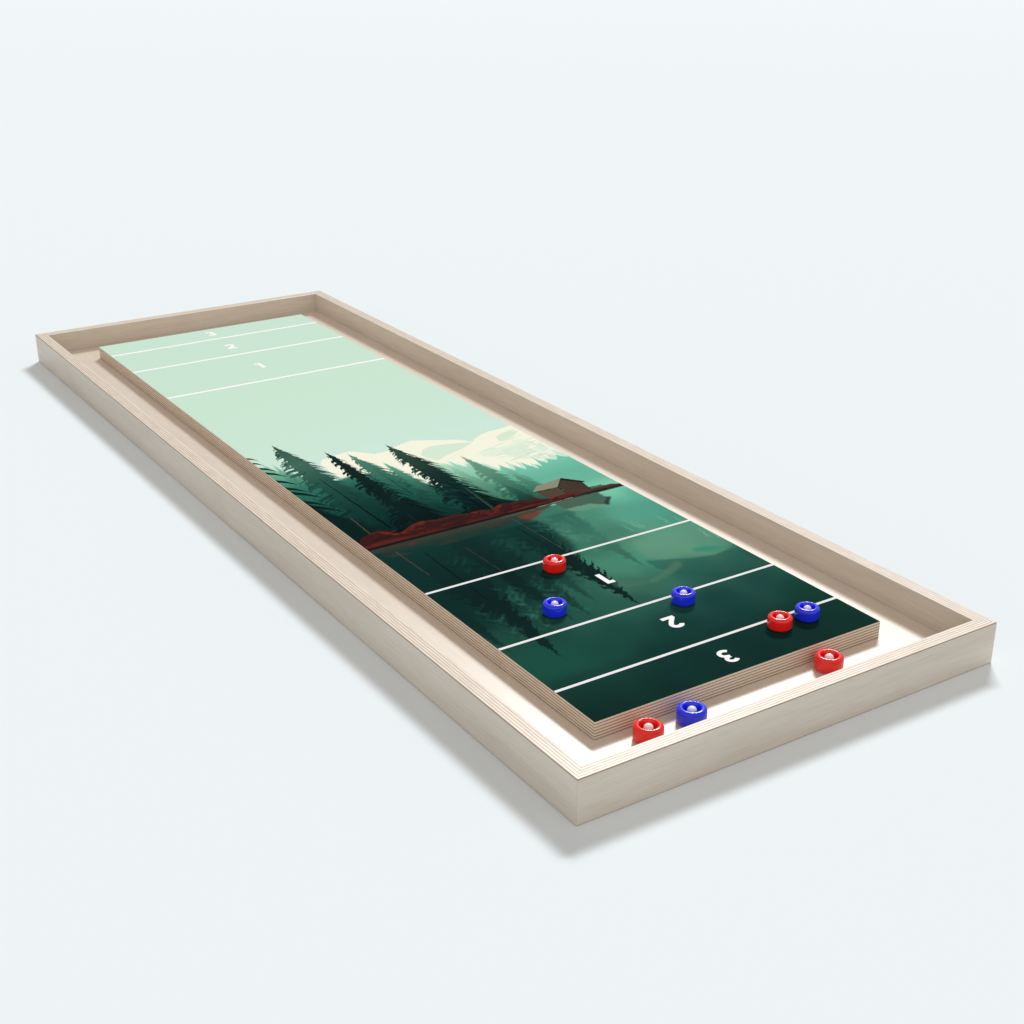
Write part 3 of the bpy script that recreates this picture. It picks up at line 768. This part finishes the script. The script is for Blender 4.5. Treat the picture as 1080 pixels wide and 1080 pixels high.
# ---------------------------------------------------------------- light: one large far softbox and studio fill shaped to lift upright faces
w = bpy.data.worlds.new('World'); sc.world = w; w.use_nodes = True
bg = w.node_tree.nodes['Background']
bg.inputs['Strength'].default_value = 0.525
wn = w.node_tree
tc = wn.nodes.new('ShaderNodeTexCoord'); sp = wn.nodes.new('ShaderNodeSeparateXYZ')
wn.links.new(tc.outputs['Generated'], sp.inputs['Vector'])
wr = ramp(wn, [(0.0, (1.065, 0.972, 0.945)), (0.08, (1.06, 0.98, 0.945)), (1.0, (0.52, 0.48, 0.465))])   # horizon brightened and zenith dimmed to lift upright faces
wn.links.new(sp.outputs['Z'], wr.inputs['Fac'])
vd = wn.nodes.new('ShaderNodeVectorMath'); vd.operation = 'DOT_PRODUCT'                              # unseen glow added on the camera side to brighten the puck fronts
vd.inputs[1].default_value = (-0.50, -0.866, 0.0); wn.links.new(tc.outputs['Generated'], vd.inputs[0])
mr = wn.nodes.new('ShaderNodeMapRange'); mr.interpolation_type = 'SMOOTHSTEP'
mr.inputs['From Min'].default_value = -0.6; mr.inputs['From Max'].default_value = 0.9
mr.inputs['To Min'].default_value = 0.85; mr.inputs['To Max'].default_value = 2.1
wn.links.new(vd.outputs['Value'], mr.inputs['Value'])
mv = wn.nodes.new('ShaderNodeVectorMath'); mv.operation = 'SCALE'
wn.links.new(wr.outputs['Color'], mv.inputs[0]); wn.links.new(mr.outputs['Result'], mv.inputs['Scale'])
wn.links.new(mv.outputs['Vector'], bg.inputs['Color'])

ld = bpy.data.lights.new('softbox', 'AREA')
ld.shape = 'RECTANGLE'
DIST = 200.0
ld.size_y = 2 * DIST * math.tan(R_(3.5))
ld.size = 2 * DIST * math.tan(R_(8))       # a wide, low softbox
ld.color = (0.965, 1.0, 1.015)
el, az = R_(44), R_(46)          # az measured from +y towards +x
d = Vector((math.cos(el) * math.sin(az), math.cos(el) * math.cos(az), math.sin(el)))
ld.energy = 0.515 * math.pi / math.sin(el) * math.pi * DIST ** 2   # irradiance 0.515*pi on the floor
lo_ = bpy.data.objects.new('softbox', ld); COL.objects.link(lo_)
lo_.location = Vector((WID / 2, LEN / 2, 0)) + d * DIST
lo_.rotation_euler = d.to_track_quat('Z', 'Y').to_euler()

# ---------------------------------------------------------------- camera
cd = bpy.data.cameras.new('camera'); cam = bpy.data.objects.new('camera', cd); COL.objects.link(cam)
cd.sensor_fit = 'HORIZONTAL'; cd.sensor_width = 36.0
cd.lens = 36.0 * 1538.37 / 1080.0
cd.clip_start = 0.01; cd.clip_end = 400.0
cam.location = (-1.1628 * 0.4, -1.6043 * 0.4, 1.4147 * 0.4)
cam.rotation_euler = (R_(90 - 23.3896), 0, R_(-32.9008))
sc.camera = cam

# ---------------------------------------------------------------- render settings
sc.view_settings.view_transform = 'Standard'
sc.view_settings.look = 'None'
sc.view_settings.exposure = 0.0
sc.view_settings.gamma = 1.0
sc.view_settings.use_curve_mapping = False
sc.cycles.use_denoising = True
sc.cycles.max_bounces = 8
sc.cycles.diffuse_bounces = 5
